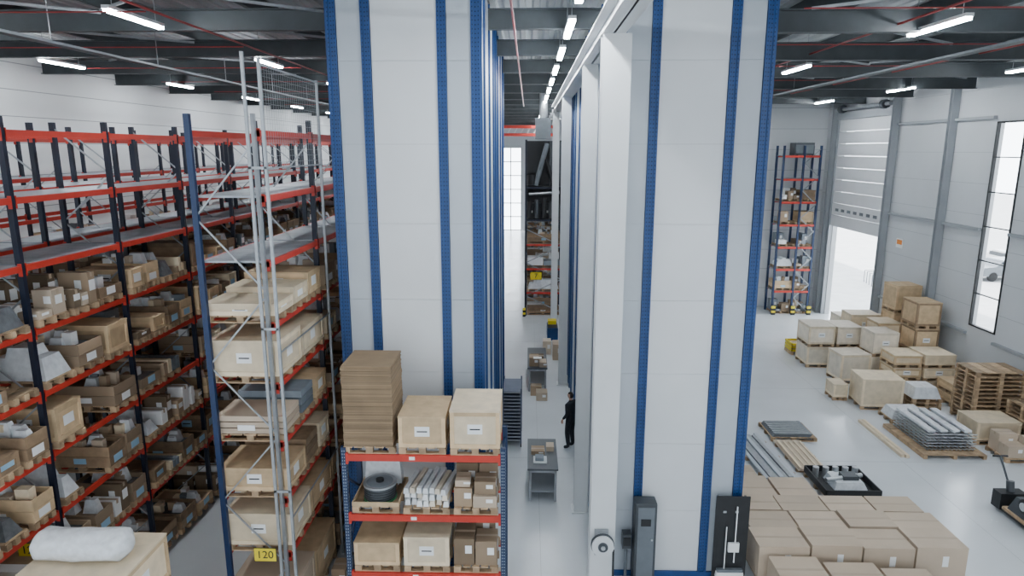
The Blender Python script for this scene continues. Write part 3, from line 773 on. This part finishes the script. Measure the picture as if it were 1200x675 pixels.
m=MB(); m.box(16.0,16.08,5,30,.001,.003,'yellow'); m.box(5.0,5.08,22,37,.001,.003,'yellow'); m.build('floor_marking_line')

# ------------------------------------------------------------------ outside
m=MB(); m.box(XR+.3,120,-40,140,-.25,-.05,'concrete_yard'); m.build('yard_ground')
def car(x,y,mt,rot):
    e=empty('parked_car'); m=MB()
    W=1.75
    prof=[(-2.15,.35),(-2.15,.75),(-1.95,.95),(-1.2,1.0),(-.6,1.42),(.9,1.45),(1.6,1.0),(2.1,.9),(2.15,.35)]
    k=m.mi(mt)
    for s in (-1,1):
        for a,z in prof: m.v.append((a,s*(W/2-(.12 if z>1.1 else 0)),z))
    n=len(prof)
    for i in range(n): j=(i+1)%n; m.f.append((i,j,n+j,n+i)); m.m.append(k)
    m.f.append(tuple(range(n))[::-1]); m.m.append(k); m.f.append(tuple(range(n,2*n))); m.m.append(k)
    m.box(-.75,1.15,-W/2-.0,W/2+.0,1.05,1.33,'glass_dark')
    for a in (-1.35,1.35):
        for s in (-1,1): m.cyl((a,s*(W/2-.2),.32),(a,s*(W/2+.01),.32),.32,'tyre',20)
    m.build('body',e); e.location=(x,y,-.05); e.rotation_euler=(0,0,rot)
car(31,50,'car_white',1.5); car(33,46.5,'car_paint',.1); car(36,50,'car_white',1.57)
# bicycle stand outside the loading door
e=empty('bicycle_rack'); m=MB()
for k in range(5):
    y=43+k*.55; x=22.5+k*.1
    m.cyl((x,y,-.05),(x,y,.75),.025,'mid_grey',8); m.cyl((x+.6,y,-.05),(x+.6,y,.75),.025,'mid_grey',8); m.cyl((x,y,.75),(x+.6,y,.75),.025,'mid_grey',8)
m.build('stands',e)

# ------------------------------------------------------------------ person
def person(x,y,rz):
    e=empty('warehouse_worker')
    def skin(name,pts,edges,rad,mt,root=0,sub=2):
        me=bpy.data.meshes.new(name)
        bm=bmesh.new(); lay=bm.verts.layers.skin.verify()
        vs=[bm.verts.new(p) for p in pts]
        for a,b_ in edges: bm.edges.new((vs[a],vs[b_]))
        for i,rr in enumerate(rad):
            vs[i][lay].radius=rr if isinstance(rr,tuple) else (rr,rr); vs[i][lay].use_root=(i==root)
        bm.to_mesh(me); bm.free(); me.materials.append(M[mt])
        ob=bpy.data.objects.new(name,me); bpy.context.scene.collection.objects.link(ob); ob.parent=e
        s=ob.modifiers.new('skin','SKIN'); s.use_smooth_shade=True
        ss=ob.modifiers.new('sub','SUBSURF'); ss.levels=sub; ss.render_levels=sub
        return ob
    pts=[(0,0,.97),(0,.01,1.15),(0,0,1.36),(0,0,1.47),(0,-.01,1.56),
         (-.19,0,1.42),(-.235,.03,1.15),(-.21,-.12,.93),(.19,0,1.42),(.235,.03,1.15),(.2,-.14,.95),
         (-.10,0,.9),(-.105,-.02,.5),(-.11,.03,.1),(-.12,-.12,.045),(.10,0,.9),(.115,-.04,.5),(.13,.02,.1),(.15,-.13,.045)]
    ed=[(0,1),(1,2),(2,3),(3,4),(2,5),(5,6),(6,7),(2,8),(8,9),(9,10),(0,11),(11,12),(12,13),(13,14),(0,15),(15,16),(16,17),(17,18)]
    rad=[(.16,.12),(.15,.12),(.18,.125),(.07,.07),.052,.085,.06,.04,.085,.06,.04,(.105,.11),.078,.058,.05,(.105,.11),.078,.058,.05]
    skin('clothed_body',pts,ed,rad,'cloth')
    for s,(hx,hy,hz) in ((-1,(-.21,-.12,.93)),(1,(.2,-.14,.95))):
        p=[(hx,hy,hz+.01),(hx,hy-.02,hz-.05),(hx,hy-.03,hz-.09)]; eg=[(0,1),(1,2)]; rr=[.024,(.022,.036),(.018,.036)]
        for k in range(4):
            o=len(p); yy=hy-.06+.022*k; L=(.06,.07,.066,.05)[k]
            p+=[(hx,yy,hz-.10),(hx-s*.006,yy-.005,hz-.10-L*.55),(hx-s*.022,yy-.008,hz-.10-L)]; eg+=[(2,o),(o,o+1),(o+1,o+2)]; rr+=[.009,.0085,.0075]
        o=len(p); p+=[(hx-s*.01,hy-.055,hz-.06),(hx-s*.02,hy-.085,hz-.10)]; eg+=[(1,o),(o,o+1)]; rr+=[.011,.009]
        skin('hand',p,eg,rr,'skin',0,1)
    m=MB(); n=24; rings=18
    k=m.mi('skin'); hk=m.mi('hair')
    for i in range(rings+1):
        t=math.pi*i/rings
        for j in range(n):
            a=2*math.pi*j/n
            z=math.cos(t)*.118; rr=math.sin(t)
            px=math.cos(a)*rr*.076; py=math.sin(a)*rr*.096
            if z<0: px*=1-.25*(-z/.118); py*=1-.15*(-z/.118)
            if py<0 and abs(px)<.018 and -.035<z<.01: py-=.018*(1-abs(px)/.018)
            m.v.append((px,py-.015,z+1.66))
    for i in range(rings):
        for j in range(n):
            q=(i*n+j,(i+1)*n+j,(i+1)*n+(j+1)%n,i*n+(j+1)%n)
            c=sum(m.v[v][2] for v in q)/4-1.66; yy=sum(m.v[v][1] for v in q)/4
            m.f.append(q); m.m.append(hk if (c>.06 or (yy>.0 and c>-.05)) else k)
    for s in (-1,1):
        m.cyl((s*.03,-.098,1.668),(s*.03,-.104,1.668),.008,'black',8); m.cyl((s*.074,-.005,1.655),(s*.085,0,1.655),.022,'skin',10)
    m.box(-.022,.022,-.1,-.094,1.61,1.616,'pipe_red')
    m.build('head',e,smooth=True)
    m=MB(); m.cyl((0,-.005,1.48),(0,-.012,1.6),.05,'skin',16); m.build('neck',e,smooth=True)
    e.location=(x,y,0); e.rotation_euler=(0,0,rz)
person(1.28,18.7,-2.2)

# ------------------------------------------------------------------ sky (brighter towards the east/north side), sun, camera
w=bpy.data.worlds.new('sky'); bpy.context.scene.world=w; w.use_nodes=True
nt=w.node_tree; bg=nt.nodes['Background']; bg.inputs[0].default_value=(0.84,0.92,1.0,1)
tc=nt.nodes.new('ShaderNodeTexCoord'); dp=nt.nodes.new('ShaderNodeVectorMath'); dp.operation='DOT_PRODUCT'
dp.inputs[1].default_value=(.77,.64,0)
mr=nt.nodes.new('ShaderNodeMapRange'); mr.interpolation_type='SMOOTHSTEP'
mr.inputs['From Min'].default_value=-.1; mr.inputs['From Max'].default_value=.8; mr.inputs['To Min'].default_value=2.3; mr.inputs['To Max'].default_value=11
nt.links.new(tc.outputs['Generated'],dp.inputs[0]); nt.links.new(dp.outputs['Value'],mr.inputs['Value']); nt.links.new(mr.outputs['Result'],bg.inputs[1])
sl=bpy.data.lights.new('sun','SUN'); sl.energy=9; sl.angle=.03; so=bpy.data.objects.new('sun',sl); bpy.context.scene.collection.objects.link(so)
d=Vector((.55,-.25,-.8)); so.rotation_euler=d.to_track_quat('-Z','Y').to_euler(); so.location=(-40,40,60)
cam=bpy.data.cameras.new('camera'); co=bpy.data.objects.new('camera',cam); bpy.context.scene.collection.objects.link(co)
cam.sensor_width=36; cam.lens=23.4; cam.clip_end=300
co.location=(0,0,8.8); co.rotation_euler=(math.radians(90-11.75),0,math.radians(1.44))
bpy.context.scene.camera=co
